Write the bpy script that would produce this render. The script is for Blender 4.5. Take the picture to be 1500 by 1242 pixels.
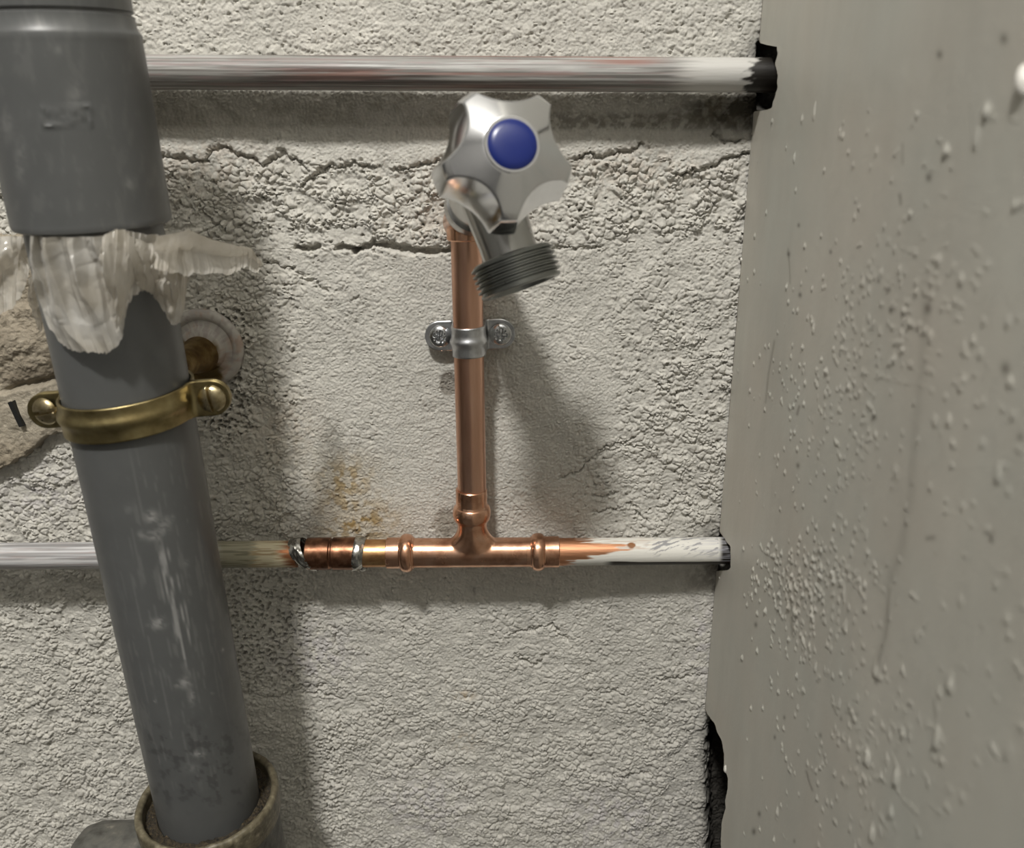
import bpy, bmesh, math, random
import numpy as np
from mathutils import Vector, Matrix

for o in list(bpy.data.objects):
    bpy.data.objects.remove(o)
C = bpy.context.scene.collection
R = math.radians

# ------------------------------------------------------------------ camera
F, PITCH, D = 1240.0, R(17.6), 0.434          # focal length in px, tilt, distance to the wall (m)
cp, sp = math.cos(PITCH), math.sin(PITCH)
cam = bpy.data.cameras.new('camera')
co = bpy.data.objects.new('camera', cam); C.objects.link(co)
co.location = (0, -D, 0); co.rotation_euler = (math.pi/2 - PITCH, 0, 0)
cam.sensor_width = 36; cam.lens = F*36/1500
cam.clip_start = 0.01; cam.clip_end = 20
cam.dof.use_dof = True; cam.dof.focus_distance = 0.445; cam.dof.aperture_fstop = 10.0
bpy.context.scene.camera = co
# ------------------------------------------------------------------ world, lamp, exposure
w = bpy.data.worlds.new('world'); bpy.context.scene.world = w; w.use_nodes = True
w.node_tree.nodes['Background'].inputs[0].default_value = (0.8, 0.82, 0.85, 1)
w.node_tree.nodes['Background'].inputs[1].default_value = 0.012
lamp = bpy.data.lights.new('ceiling_lamp_light', 'POINT')
lamp.energy = 88; lamp.color = (1.0, 0.975, 0.93); lamp.shadow_soft_size = 0.075
lo = bpy.data.objects.new('ceiling_lamp_light', lamp); C.objects.link(lo)
lo.location = (-0.27, -1.03, 1.29)
vs = bpy.context.scene.view_settings
vs.view_transform = 'Standard'; vs.look = 'None'; vs.gamma = 1; vs.use_curve_mapping = False
vs.exposure = 0.12

# ------------------------------------------------------------------ pixel <-> place
def ray(px, py):
    r = (px-750)/F; v = (py-621)/F
    return np.array([r, cp - v*sp, -sp - v*cp])
def P(px, py, d=0.0):
    """point on the plane parallel to the wall at distance d in front of it"""
    q = ray(px, py); t = (D-d)/q[1]
    return Vector((q[0]*t, -d, q[2]*t))
def PX(px, py, x):
    """point on the plane x = const (the board wall)"""
    q = ray(px, py); t = x/q[0]
    return Vector((x, -D + q[1]*t, q[2]*t))
def proj(V):
    V = np.asarray(V); y = V[..., 1] + D
    zf = y*cp - V[..., 2]*sp
    dn = -y*sp - V[..., 2]*cp
    return 750 + F*V[..., 0]/zf, 621 + F*dn/zf

# ------------------------------------------------------------------ noise
_rng = np.random.default_rng(7)
_T = _rng.random((8, 256, 256)); _J = _rng.random((8, 256, 256, 2))
def vnoise(x, y, s=0):
    xi = np.floor(x).astype(int); yi = np.floor(y).astype(int)
    fx = x-xi; fy = y-yi; fx = fx*fx*(3-2*fx); fy = fy*fy*(3-2*fy)
    t = _T[s % 8]
    a = t[xi & 255, yi & 255]; b = t[(xi+1) & 255, yi & 255]
    c = t[xi & 255, (yi+1) & 255]; d = t[(xi+1) & 255, (yi+1) & 255]
    return (a*(1-fx)+b*fx)*(1-fy) + (c*(1-fx)+d*fx)*fy
def fbm(x, y, s=0, o=4):
    r = 0; a = .5; n = 0
    for k in range(o):
        r = r + a*vnoise(x*2**k + 17*k, y*2**k + 31*k, s+k); n += a; a *= .5
    return r/n
def worley(x, y, s=0):
    xi = np.floor(x).astype(int); yi = np.floor(y).astype(int)
    f1 = np.full(x.shape, 9.0); f2 = np.full(x.shape, 9.0); idv = np.zeros(x.shape)
    J = _J[s % 8]; T = _T[s % 8]
    for i in (-1, 0, 1):
        for j in (-1, 0, 1):
            a = (xi+i) & 255; b = (yi+j) & 255
            q = J[a, b]
            dd = np.hypot(xi+i+q[..., 0]-x, yi+j+q[..., 1]-y)
            n = dd < f1
            f2 = np.where(n, f1, np.minimum(f2, dd))
            idv = np.where(n, T[a, b], idv)
            f1 = np.where(n, dd, f1)
    return f1, f2, idv
def sst(x, a, b):
    t = np.clip((x-a)/(b-a), 0, 1); return t*t*(3-2*t)
def box(px, py, x0, x1, y0, y1, s=20):
    return sst(px, x0-s, x0+s)*(1-sst(px, x1-s, x1+s))*sst(py, y0-s, y0+s)*(1-sst(py, y1-s, y1+s))
def blob(px, py, x, y, rx, ry):
    return np.exp(-(((px-x)/rx)**2 + ((py-y)/ry)**2))
def pdist(px, py, pts):
    """distance to a polyline"""
    best = np.full(px.shape, 1e9)
    for (x0, y0), (x1, y1) in zip(pts, pts[1:]):
        dx, dy = x1-x0, y1-y0; L = dx*dx+dy*dy
        t = np.clip(((px-x0)*dx + (py-y0)*dy)/L, 0, 1)
        best = np.minimum(best, np.hypot(px-x0-t*dx, py-y0-t*dy))
    return best

# ------------------------------------------------------------------ objects
def finish(name, me, mat, parent=None, smooth=True, sharp=None):
    if smooth: me.polygons.foreach_set('use_smooth', [True]*len(me.polygons))
    if sharp: me.set_sharp_from_angle(angle=R(sharp))
    if mat: me.materials.append(mat)
    o = bpy.data.objects.new(name, me); C.objects.link(o)
    if parent:
        o.parent = parent; o.matrix_parent_inverse = Matrix.Translation(parent.location).inverted()
    return o
def mesh(name, V, Fc, mat, parent=None, smooth=True, sharp=None, col=None):
    me = bpy.data.meshes.new(name)
    me.from_pydata([tuple(v) for v in V], [], Fc); me.update()
    if col is not None: setcol(me, col)
    return finish(name, me, mat, parent, smooth, sharp)
def setcol(me, col, name='col'):
    a = me.attributes.new(name, 'FLOAT_COLOR', 'POINT')
    c = np.ones((len(me.vertices), 4), np.float32); c[:, :col.shape[1]] = col
    a.data.foreach_set('color', c.ravel())
def gridmesh(name, V, mat, parent=None, closed=False, flip=False, col=None, sharp=None, caps=False):
    """V: (m, n, 3) array of points; closed joins the last column to the first"""
    V = np.asarray(V, float); m, n = V.shape[:2]
    idx = np.arange(m*n).reshape(m, n)
    if closed: idx = np.concatenate([idx, idx[:, :1]], 1)
    a, b, c, d = idx[:-1, :-1].ravel(), idx[:-1, 1:].ravel(), idx[1:, 1:].ravel(), idx[1:, :-1].ravel()
    Q = np.stack([a, d, c, b] if flip else [a, b, c, d], 1).astype(np.int32)
    me = bpy.data.meshes.new(name)
    extra = []
    if caps and closed:
        extra = [list(range(n))[::-1], list(range((m-1)*n, m*n))]
        if flip: extra = [e[::-1] for e in extra]
    nl = Q.size + sum(map(len, extra))
    me.vertices.add(m*n); me.vertices.foreach_set('co', V.reshape(-1).astype(np.float32))
    me.loops.add(nl)
    li = np.concatenate([Q.ravel()] + [np.array(e, np.int32) for e in extra]) if extra else Q.ravel()
    me.loops.foreach_set('vertex_index', li.astype(np.int32))
    me.polygons.add(len(Q)+len(extra))
    st = np.arange(len(Q))*4
    if extra:
        e0 = Q.size; ss = []
        for e in extra: ss.append(e0); e0 += len(e)
        st = np.concatenate([st, ss])
    me.polygons.foreach_set('loop_start', st.astype(np.int32))
    me.update(calc_edges=True); me.validate()
    if col is not None: setcol(me, np.asarray(col).reshape(m*n, -1))
    return finish(name, me, mat, parent, True, sharp)
def frame_of(ax, up=(0, 0, 1)):
    a = Vector(ax).normalized(); u = Vector(up)
    s = a.cross(u)
    if s.length < 1e-4: s = a.cross(Vector((0, -1, 0)))
    s.normalize(); return a, s, s.cross(a)
def lathe_pts(org, ax, prof, n=64, up=(0, 0, 1)):
    a, s, u = frame_of(ax, up)
    a, s, u, org = map(np.array, (a, s, u, org))
    pr = np.array(prof, float); th = np.linspace(0, 2*math.pi, n, endpoint=False)
    cs, sn = np.cos(th), np.sin(th)
    rad = (s[None]*cs[:, None] + u[None]*sn[:, None])
    return org + pr[:, 0, None, None]*a + pr[:, 1, None, None]*rad[None]
def lathe(name, org, ax, prof, mat, parent=None, n=64, up=(0, 0, 1), colf=None, sharp=35, caps=True):
    V = lathe_pts(org, ax, prof, n, up)
    col = colf(V) if colf else None
    return gridmesh(name, V, mat, parent, closed=True, col=col, sharp=sharp, caps=caps)
def fillprof(t0, t1, r, step):
    k = max(2, int(abs(t1-t0)/step)); return [(t0+(t1-t0)*i/k, r) for i in range(k+1)]
def rnd(t0, t1, r, b=0.0006):
    """bar profile with rounded rims"""
    q = [(t0, 0.0001), (t0, r-b), (t0+b*.3, r-b*.3), (t0+b, r)]
    return q + [(t1-b, r), (t1-b*.3, r-b*.3), (t1, r-b), (t1, 0.0001)]
def thing(name, label, cat, loc, group=None):
    o = bpy.data.objects.new(name, None); C.objects.link(o); o.location = loc
    o.empty_display_size = .01
    tag(o, label, cat, group); return o
def tag(o, label, cat, group=None):
    o['label'] = label; o['category'] = cat
    if group: o['group'] = group
    return o

# ------------------------------------------------------------------ materials
class M:
    def __init__(s, name, base=(.5, .5, .5), rough=.5, metal=0.0, **kw):
        s.m = bpy.data.materials.new(name); s.m.use_nodes = True
        s.nt = s.m.node_tree; s.b = s.nt.nodes['Principled BSDF']
        s.b.inputs['Base Color'].default_value = (*base, 1)
        s.b.inputs['Roughness'].default_value = rough
        s.b.inputs['Metallic'].default_value = metal
        for k, v in kw.items(): s.b.inputs[k.replace('_', ' ')].default_value = v
        s.tc = s.nt.nodes.new('ShaderNodeTexCoord')
    def n(s, t, **kw):
        x = s.nt.nodes.new(t)
        for k, v in kw.items(): setattr(x, k, v)
        return x
    def l(s, a, b): s.nt.links.new(a, b)
    def mapping(s, scale=(1, 1, 1)):
        q = s.n('ShaderNodeMapping'); q.inputs['Scale'].default_value = scale
        s.l(s.tc.outputs['Object'], q.inputs['Vector']); return q.outputs[0]
    def noise(s, scale, detail=4, stretch=(1, 1, 1), rough=.55):
        q = s.n('ShaderNodeTexNoise'); q.inputs['Scale'].default_value = scale
        q.inputs['Detail'].default_value = detail; q.inputs['Roughness'].default_value = rough
        s.l(s.mapping(stretch), q.inputs['Vector']); return q.outputs['Fac']
    def vor(s, scale, stretch=(1, 1, 1), feature='F1'):
        q = s.n('ShaderNodeTexVoronoi', feature=feature); q.inputs['Scale'].default_value = scale
        s.l(s.mapping(stretch), q.inputs['Vector']); return q.outputs['Distance']
    def ramp(s, f, stops):
        q = s.n('ShaderNodeValToRGB'); e = q.color_ramp.elements
        while len(e) < len(stops): e.new(.5)
        for k, (p, c) in enumerate(stops):
            e[k].position = p; e[k].color = (*c, 1) if len(c) == 3 else c
        s.l(f, q.inputs[0]); return q.outputs[0]
    def g(s, f, a, b): return s.ramp(f, [(a, (0, 0, 0)), (b, (1, 1, 1))])
    def mix(s, f, a, b, mode='MIX'):
        q = s.n('ShaderNodeMix', data_type='RGBA', blend_type=mode)
        if isinstance(f, (int, float)): q.inputs[0].default_value = f
        else: s.l(f, q.inputs[0])
        for i, v in ((6, a), (7, b)):
            if isinstance(v, tuple): q.inputs[i].default_value = (*v, 1)
            else: s.l(v, q.inputs[i])
        return q.outputs[2]
    def attr(s, name='col'):
        q = s.n('ShaderNodeAttribute'); q.attribute_name = name; return q
    def base(s, c): s.l(c, s.b.inputs['Base Color']); return s
    def rough(s, f, a, b):
        q = s.n('ShaderNodeMapRange'); q.inputs[3].default_value = a; q.inputs[4].default_value = b
        s.l(f, q.inputs[0]); s.l(q.outputs[0], s.b.inputs['Roughness']); return s
    def bump(s, f, dist, strength=1.0):
        q = s.n('ShaderNodeBump'); q.inputs['Distance'].default_value = dist
        q.inputs['Strength'].default_value = strength
        s.l(f, q.inputs['Height'])
        prev = s.b.inputs['Normal'].links
        if prev: s.l(prev[0].from_socket, q.inputs['Normal'])
        s.l(q.outputs[0], s.b.inputs['Normal']); return s

# painted block wall: colour attribute plus fine grain
m = M('wall_paint', rough=.82); m.b.inputs['Specular IOR Level'].default_value = .25
f = m.noise(900, 3)
m.base(m.mix(.22, m.attr().outputs['Color'], m.ramp(f, [(.25, (.42, .41, .38)), (.7, (1, 1, 1))]), 'MULTIPLY'))
m.bump(m.noise(1500, 4), .0004, .7)
MW = m.m
m = M('board_paint', rough=.5); m.b.inputs['Specular IOR Level'].default_value = .35
f = m.noise(60, 5, (1, 1, .5))
m.base(m.mix(.16, m.attr().outputs['Color'], m.ramp(f, [(.3, (.72, .70, .66)), (.7, (1, 1, 1))]), 'MULTIPLY'))
m.bump(m.noise(700, 4), .00015, .5); m.bump(m.noise(110, 3, (1, 1, .6)), .0003, .3)
MBD = m.m
m = M('board_core', (.085, .062, .042), .95); m.bump(m.noise(900, 5), .001)
m.base(m.ramp(m.noise(500, 4), [(.3, (.03, .022, .016)), (.7, (.17, .13, .09))]))
MCORE = m.m
MDARK = M('cavity_shade', (.02, .018, .015), .95).m
m = M('plaster_patch', rough=.8); m.base(m.mix(.35, m.attr().outputs['Color'], m.ramp(m.noise(400, 5), [(.3, (.45, .42, .38)), (.7, (1, 1, 1))]), 'MULTIPLY'))
m.bump(m.noise(600, 5), .0012, .8); MPATCH = m.m
MROOM = M('room_paint', (.15, .148, .14), .8).m
MCEIL = M('ceiling_paint', (.30, .295, .28), .8).m
MFLOOR = M('floor_concrete', (.07, .068, .065), .8).m
MFRONT = M('room_paint_dark', (.19, .187, .18), .8).m
# grey plastic
m = M('grey_plastic', rough=.33); m.b.inputs['Specular IOR Level'].default_value = .45
m.base(m.mix(.3, m.attr().outputs['Color'], m.ramp(m.noise(90, 5), [(.3, (.7, .7, .7)), (.7, (1, 1, 1))]), 'MULTIPLY'))
m.rough(m.noise(120, 4), .26, .5); m.bump(m.noise(350, 3), .0001, .4)
MPVC = m.m
m = M('grey_plastic_dirty', rough=.6)
f = m.noise(140, 6)
m.base(m.ramp(f, [(.3, (.045, .043, .036)), (.5, (.10, .098, .088)), (.62, (.12, .115, .10)), (.75, (.24, .225, .19))]))
m.bump(m.noise(400, 5), .0006, .6); MPVCD = m.m
m = M('olive_rubber_lip', rough=.45)
m.base(m.ramp(m.noise(260, 5), [(.3, (.06, .05, .03)), (.55, (.15, .13, .085)), (.8, (.33, .30, .21))]))
m.bump(m.noise(500, 4), .0006, .6); MLIP = m.m
m = M('socket_dirt', rough=.75)
m.base(m.ramp(m.noise(700, 4), [(.35, (.012, .01, .007)), (.6, (.05, .036, .018)), (.72, (.10, .07, .03)), (.8, (.4, .36, .26))]))
m.bump(m.noise(800, 4), .0012); MDIRT = m.m
# metals
def copper(name, a, b, c, r0=.16, r1=.4, st=(1, 1, 1), sc=120):
    m = M(name, metal=1.0)
    f = m.noise(sc, 5, st)
    m.base(m.ramp(f, [(.28, a), (.5, b), (.75, c)])); m.rough(m.noise(sc*1.7, 4, st), r0, r1)
    m.bump(m.noise(500, 3, st), .00008, .4); return m.m
MCU = copper('copper_bright', (.60, .33, .225), (.72, .43, .31), (.82, .54, .41), .22, .42, (1, 1, .12))
MCUT = copper('copper_fitting', (.42, .20, .12), (.76, .43, .28), (.88, .58, .43), .14, .34)
MCUD = copper('copper_tarnished', (.07, .035, .022), (.20, .095, .055), (.48, .25, .15), .2, .5, sc=160)
MCUY = copper('copper_flux_stained', (.30, .15, .07), (.62, .34, .16), (.78, .52, .26), .2, .45, (.6, 1.5, 1.5), 260)
MSOL = copper('solder', (.16, .15, .14), (.5, .49, .46), (.85, .84, .80), .12, .35, sc=300)
MBRASS = copper('brass', (.18, .14, .065), (.34, .275, .135), (.48, .405, .22), .25, .5, sc=110)
MBRASSD = copper('brass_old', (.10, .06, .025), (.20, .13, .05), (.33, .24, .11), .35, .6, sc=150)
MBRS = copper('brass_screw', (.32, .25, .13), (.50, .42, .26), (.62, .54, .36), .2, .4, sc=300)
MZN = copper('zinc_plate', (.42, .43, .45), (.58, .59, .61), (.74, .75, .77), .26, .45, sc=220)
MSCR = copper('steel_screw', (.36, .37, .38), (.55, .56, .57), (.72, .73, .74), .15, .32, sc=400)
m = M('chrome', (.82, .83, .86), .13, 1.0); m.rough(m.noise(160, 4), .10, .16); MCR = m.m
m = M('chrome_body', (.50, .50, .49), .2, 1.0); m.rough(m.noise(160, 4), .16, .32); MCRB = m.m
m = M('thread_metal', (.30, .31, .30), .28, 1.0); m.rough(m.noise(260, 4), .22, .4); MTHR = m.m
m = M('blue_plastic', (.010, .022, .155), .28); m.b.inputs['Specular IOR Level'].default_value = .5; MBLUE = m.m
MBORE_SHADE = M('bore_shade', (.01, .01, .01), .7).m
# painted pipes: col = colour, its alpha = how metallic
def painted(name, r=.45, st=(.1, 1, 1)):
    m = M(name, rough=r); a = m.attr()
    m.base(a.outputs['Color']); m.l(a.outputs['Alpha'], m.b.inputs['Metallic'])
    m.bump(m.noise(500, 5, st), .0003, .7); m.rough(m.noise(300, 4, st), r-.15, r+.15); return m.m
MPAINT = painted('streaky_pipe_paint')
# wrinkled plastic film
m = M('plastic_film', (.66, .62, .55), .15); nt = m.nt
m.b.inputs['Specular IOR Level'].default_value = .6
m.base(m.ramp(m.noise(70, 4), [(.3, (.52, .48, .41)), (.7, (.70, .685, .65))]))
m.bump(m.noise(260, 3), .0006, .6)
tr = m.n('ShaderNodeBsdfTranslucent'); tr.inputs[0].default_value = (.66, .60, .50, 1)
tp = m.n('ShaderNodeBsdfTransparent'); mx = m.n('ShaderNodeMixShader'); mx.inputs[0].default_value = .30
mx2 = m.n('ShaderNodeMixShader'); mx2.inputs[0].default_value = .22
out = nt.nodes['Material Output']
m.l(m.b.outputs[0], mx.inputs[1]); m.l(tr.outputs[0], mx.inputs[2])
m.l(mx.outputs[0], mx2.inputs[1]); m.l(tp.outputs[0], mx2.inputs[2]); m.l(mx2.outputs[0], out.inputs['Surface'])
MFILM = m.m
m = M('white_drip_paint', (.72, .70, .65), .4); MDRIP = m.m
MINK = M('black_marker', (.01, .01, .01), .6).m

# ================================================================== the block wall
CR_UP = [  # ragged lower edges of the smeared render, with cracks under them (photo px)
    [(205, 226), (240, 228), (300, 236), (312, 218), (330, 214), (345, 224), (372, 232), (385, 246), (398, 232), (415, 222), (432, 236), (448, 250)],
    [(443, 272), (460, 258), (478, 247), (512, 240), (545, 246)],
    [(580, 246), (620, 244), (650, 233), (675, 228)],
    [(842, 236), (865, 222), (880, 232), (915, 222), (940, 214)],
    [(1000, 256), (1040, 246), (1065, 232), (1102, 222)],
    [(1045, 195), (1060, 208), (1085, 204)]]
CR_JOINT = [[(436, 362), (452, 366), (464, 362)], [(495, 361), (508, 363), (522, 364)], [(520, 366), (545, 358), (575, 361), (610, 366), (640, 368), (672, 366)]]
CR_FINE = [
    [(375, 374), (392, 384)], [(392, 384), (430, 396), (460, 412), (480, 425)], [(800, 362), (840, 363), (880, 360)],
    [(978, 342), (990, 334), (1004, 340)], [(512, 440), (526, 434)],
    [(820, 700), (850, 690), (880, 660), (930, 640)], [(880, 668), (915, 650), (960, 655)],
    [(920, 735), (938, 752), (946, 764)], [(868, 728), (905, 722)], [(958, 744), (985, 736), (1000, 722)], [(870, 750), (905, 748)],
    [(960, 560), (985, 580), (1010, 572)], [(990, 590), (1020, 615), (1045, 610)], [(1000, 640), (1030, 655), (1055, 650)],
    [(488, 918), (494, 930), (488, 944)], [(748, 930), (762, 925), (780, 922), (806, 914)], [(806, 914), (824, 930), (830, 942)],
    [(766, 966), (782, 974), (800, 958)], [(756, 962), (790, 972)], [(850, 992), (868, 988)], [(880, 1018), (900, 1010), (912, 1020)],
    [(958, 994), (985, 996), (1010, 990), (1035, 990)], [(340, 1016), (400, 1020), (430, 1014), (470, 1016), (500, 1024)], [(430, 1008), (475, 1005)],
    [(600, 1130), (630, 1105), (650, 1090)], [(880, 1132), (920, 1138), (950, 1132)],
    [(255, 300), (300, 312), (330, 340)], [(700, 350), (720, 356), (760, 352)]]
def n_(a, b): return 2*(fbm(a*.3, b*.3, 4)-.5)
def wall_h(x, z):
    V = np.stack([x, np.zeros_like(x), z], -1)
    px, py = proj(V)
    mmx, mmz = x*1000, z*1000
    wx = mmx + 1.6*(fbm(mmx*.2, mmz*.2, 1, 2)-.5)*2 + .5*(vnoise(mmx*.8, mmz*.8, 3)-.5)
    wz = mmz + 1.6*(fbm(mmx*.2+50, mmz*.2+9, 2, 2)-.5)*2 + .5*(vnoise(mmx*.8+7, mmz*.8+3, 4)-.5)
    # how coarse the surface is, by area
    rough = .40 + 0*px
    def setr(v, *b, s=25):
        nonlocal rough
        k = box(px, py, *b, s); rough = rough*(1-k) + v*k
    setr(.38, -200, 1300, -300, 90)
    setr(.06, -200, 1300, 128, 196, s=8)
    setr(.18, -200, 1300, 196, 232, s=10)
    setr(1.0, -200, 1300, 240, 350, s=16)
    setr(.22, 430, 900, 372, 790, s=12)
    setr(.10, 560, 720, 385, 780, s=30)
    setr(.45, 840, 1200, 366, 480)
    setr(.85, 930, 1200, 470, 790, s=40)
    setr(.55, 850, 960, 640, 790, s=30)
    setr(.80, 250, 430, 380, 800, s=30)
    setr(.40, 420, 1200, 880, 1010)
    setr(.62, 420, 1200, 1020, 1500)
    setr(.80, -300, 200, 640, 1500)
    setr(.25, 720, 1040, 830, 890, s=10)
    rough = np.clip(rough + .5*(fbm(mmx*.05, mmz*.05, 5)-.5), 0.03, 1.1)
    # rounded granules with dark crevices between, two sizes
    f1, f2, i1 = worley(wx/4.5, wz/3.9, 0)
    e1 = f2-f1
    g1 = 1.0*sst(e1, .0, .26) + .45*np.clip(1-1.25*f1*f1, 0, 1) + .34*(i1-.5)
    fill2 = sst(fbm(mmx*.16+13, mmz*.16, 2), .38, .58); fill = sst(fbm(mmx*.13+3, mmz*.13, 6), .40, .60)       # places where paint bridges the crevices
    f1, f2, i2 = worley(wx/2.15+40, wz/1.85+11, 1)
    g2 = .9*sst(f2-f1, 0, .36) + .5*np.clip(1-1.25*f1*f1, 0, 1) + .30*(i2-.5)
    f1, f2, i3 = worley(wx/1.9+9, wz/1.15+5, 2)            # leathery fine ripple
    g3 = sst(f2-f1, 0, .5)*(1-.5*f1*f1) + .3*(i3-.5)
    lo = fbm(mmx*.03, mmz*.03, 7)-.5
    h = rough*(1.45*g1*(1-.75*fill) + 1.05*g2*(.30+.70*(1-fill2))) + (.22+.38*np.clip(1-rough, 0, 1))*g3 + 2.4*lo
    h -= rough*1.6
    # pits
    f1, f2, ip = worley((mmx+1.2*(vnoise(mmx*1.3, mmz*1.3, 6)-.5))/6.3+70, (mmz+1.0*(vnoise(mmx*1.3+5, mmz*1.3, 7)-.5))/6.3+20, 3)
    rp = .04 + .085*ip
    pit = (ip > .45)*(1-sst(f1, rp*.6, rp*1.3))*np.clip(rough*1.3, .15, 1)
    pd = box(px, py, 300, 360, 450, 640, 25)+.8*box(px, py, 330, 450, 840, 1000, 40)+.7*blob(px, py, 470, 1140, 40, 90)
    f1, f2, iq = worley(mmx/2.6+7, mmz/2.2+2, 4)
    pit2 = (iq > .45)*(1-sst(f1, .16+.2*iq, .30+.22*iq))*np.clip(pd*1.2, 0, 1)
    h -= 2.4*pit + 4.2*pit2
    # cracks, ledges
    jx = 7*(fbm(mmx*.35, mmz*.35, 2)-.5)*2 + 3*(vnoise(mmx*1.1, mmz*1.1, 5)-.5); jy = 7*(fbm(mmx*.35+20, mmz*.35+4, 3)-.5)*2 + 3*(vnoise(mmx*1.1+8, mmz*1.1, 6)-.5)
    qx, qy = px+jx, py+jy
    wv = .5+vnoise(mmx*.3, mmz*.3, 1)
    for pl in CR_UP:
        dd = pdist(qx, qy, pl)
        h -= 2.6*np.exp(-(dd/(2.4*wv))**2)
        x0, x1 = pl[0][0], pl[-1][0]
        yl = np.interp(qx, [p[0] for p in pl], [p[1] for p in pl])
        h += 1.2*sst(qx, x0-25, x0+5)*(1-sst(qx, x1-5, x1+25))*(1-sst(qy, yl-3, yl+1))*sst(qy, yl-45, yl-5)
    for pl in CR_JOINT:
        dd = pdist(px+jx*.5, py+jy*.5, pl)
        h -= 6.0*np.exp(-(dd/(4.6*wv))**4)
    for pl in CR_FINE:
        dd = pdist(qx, qy, pl)
        h -= 2.0*np.exp(-(dd/(1.7*wv))**2)
    hol = sst(px-6*n_(mmx, mmz), 1030, 1058)*sst(py, 1036, 1075)*1.0 + sst(px-5*n_(mmx, mmz), 1106, 1116)*sst(py, 58, 70)*(1-sst(py, 150, 166)) + sst(px, 1052, 1066)*sst(py, 772, 790)*(1-sst(py, 830, 850))
    h = h*(1-.0*hol) - 24*np.clip(hol, 0, 1)
    # old filled screw holes: shallow dents
    h -= .7*(1-sst(np.hypot((px-657)/14, (py-562)/20), .4, 1.1)) + .9*(1-sst(np.hypot((px-655)/20, (py-768)/26), .7, 1.0))
    h -= 1.2*(1-sst(np.hypot(px-690, py-866), 4, 8))
    # colour
    base = np.array([.625, .608, .558])
    tone = .90 + .16*(fbm(mmx*.06+2, mmz*.06, 4)-.5) + .10*(vnoise(mmx*.35, mmz*.35, 2)-.5) + .06
    col = base*tone[..., None]
    def stain_shade(k, c):
        nonlocal col
        k = np.clip(k, 0, 1)[..., None]; col = col*(1-k) + np.array(c)*k
    n1 = sst(fbm(mmx*.18, mmz*.18, 0), .42, .66); n2 = sst(fbm(mmx*.3+9, mmz*.3, 1), .38, .62); n3 = sst(fbm(mmx*.5, mmz*.5+5, 3), .4, .6)
    och = blob(px, py, 510, 700, 40, 30)*.8 + blob(px, py, 530, 765, 52, 30)*1.05 + blob(px, py, 490, 740, 26, 50)*.3 + blob(px, py, 420, 640, 50, 60)*.18
    stain_shade(och*(.35+.65*n2), (.36, .26, .12))
    stain_shade(blob(px, py, 525, 775, 45, 14)*.5*n2, (.22, .14, .05))
    stain_shade((1-sst(np.hypot((px-657)/15, (py-562)/21), .75, 1.0))*.75, (.20, .18, .15))
    stain_shade((1-sst(np.hypot((px-655)/22, (py-768)/28)+.4*(n3-.5), .75, .95))*.7, (.25, .225, .18))
    stain_shade(blob(px, py, 1085, 160, 85, 30)*1.5*(.55+.45*n2), (.03, .025, .018))
    stain_shade(box(px, py, 200, 1120, 134, 186, 5)*.45*(.55+.6*n1), (.22, .20, .155))  # dirt plus the top pipe's cast shadow, darkened into the colour
    stain_shade(box(px, py, 780, 1100, 166, 190, 4)*.5*n3, (.10, .09, .07))
    stain_shade(1.3*blob(px, py, 1122, 110, 24, 60), (.012, .01, .008))  # shade inside the top cut-out painted near-black, along with mould
    stain_shade(blob(px, py, 1052, 800, 22, 34)*1.3*(.5+.5*n2), (.045, .04, .03)); stain_shade(blob(px, py, 1042, 850, 40, 30)*.5*n2, (.16, .14, .11))
    stain_shade(sst(px-5*(n1-.5), 1018, 1050)*sst(py, 1030, 1080)*.95, (.02, .017, .013))  # broken corner blackened: mould and the shade of the hole in one colour
    pur = blob(px, py, 620, 1180, 60, 50)+blob(px, py, 460, 960, 60, 50)+blob(px, py, 900, 1200, 80, 50)+blob(px, py, 60, 720, 50, 40)+blob(px, py, 1030, 940, 20, 60)
    stain_shade(pur*.35*n2, (.48, .45, .52))
    pk = blob(px, py, 930, 250, 120, 40)+blob(px, py, 300, 240, 90, 50)+blob(px, py, 660, 330, 60, 40)+blob(px, py, 410, 620, 60, 40)
    stain_shade(pk*.35*n3, (.52, .43, .35))
    stain_shade(blob(px, py, 680, 1018, 14, 6)*.8*n3+blob(px, py, 680, 1085, 20, 12)*.5*n3, (.42, .32, .20))
    stain_shade(box(px, py, 250, 430, 380, 800, 40)*.25*(.4+.6*n1), (.38, .35, .29))
    return h/1000, col

wall_back = mesh('wall_back', [(-1.6, .04, -1.05), (.3, .04, -1.05), (.3, .04, 1.75), (-1.6, .04, 1.75)], [(0, 1, 2, 3)], MROOM, smooth=False)
wall_back['kind'] = 'structure'
zA, zB, zJ = .085, P(550, 365).z, P(700, 1012).z
STEP = .00052
def block(x0, x1, z0, z1):
    nx = int((x1-x0)/STEP)+1; nz = int((z1-z0)/STEP)+1
    X, Z = np.meshgrid(np.linspace(x0, x1, nx), np.linspace(z0, z1, nz))
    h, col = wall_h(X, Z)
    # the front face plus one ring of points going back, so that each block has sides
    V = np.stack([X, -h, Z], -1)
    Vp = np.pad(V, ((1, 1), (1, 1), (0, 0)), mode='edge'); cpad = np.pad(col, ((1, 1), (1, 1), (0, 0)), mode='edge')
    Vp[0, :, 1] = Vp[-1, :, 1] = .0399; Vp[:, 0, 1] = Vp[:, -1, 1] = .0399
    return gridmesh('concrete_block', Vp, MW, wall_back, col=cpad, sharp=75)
block(-.285, -.195, zB, zA); block(-.195, .165, zB, zA)
block(-.335, .165, zJ, zB)
block(-.365, -.185, -.455, zJ); block(-.185, .165, -.455, zJ)
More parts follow.
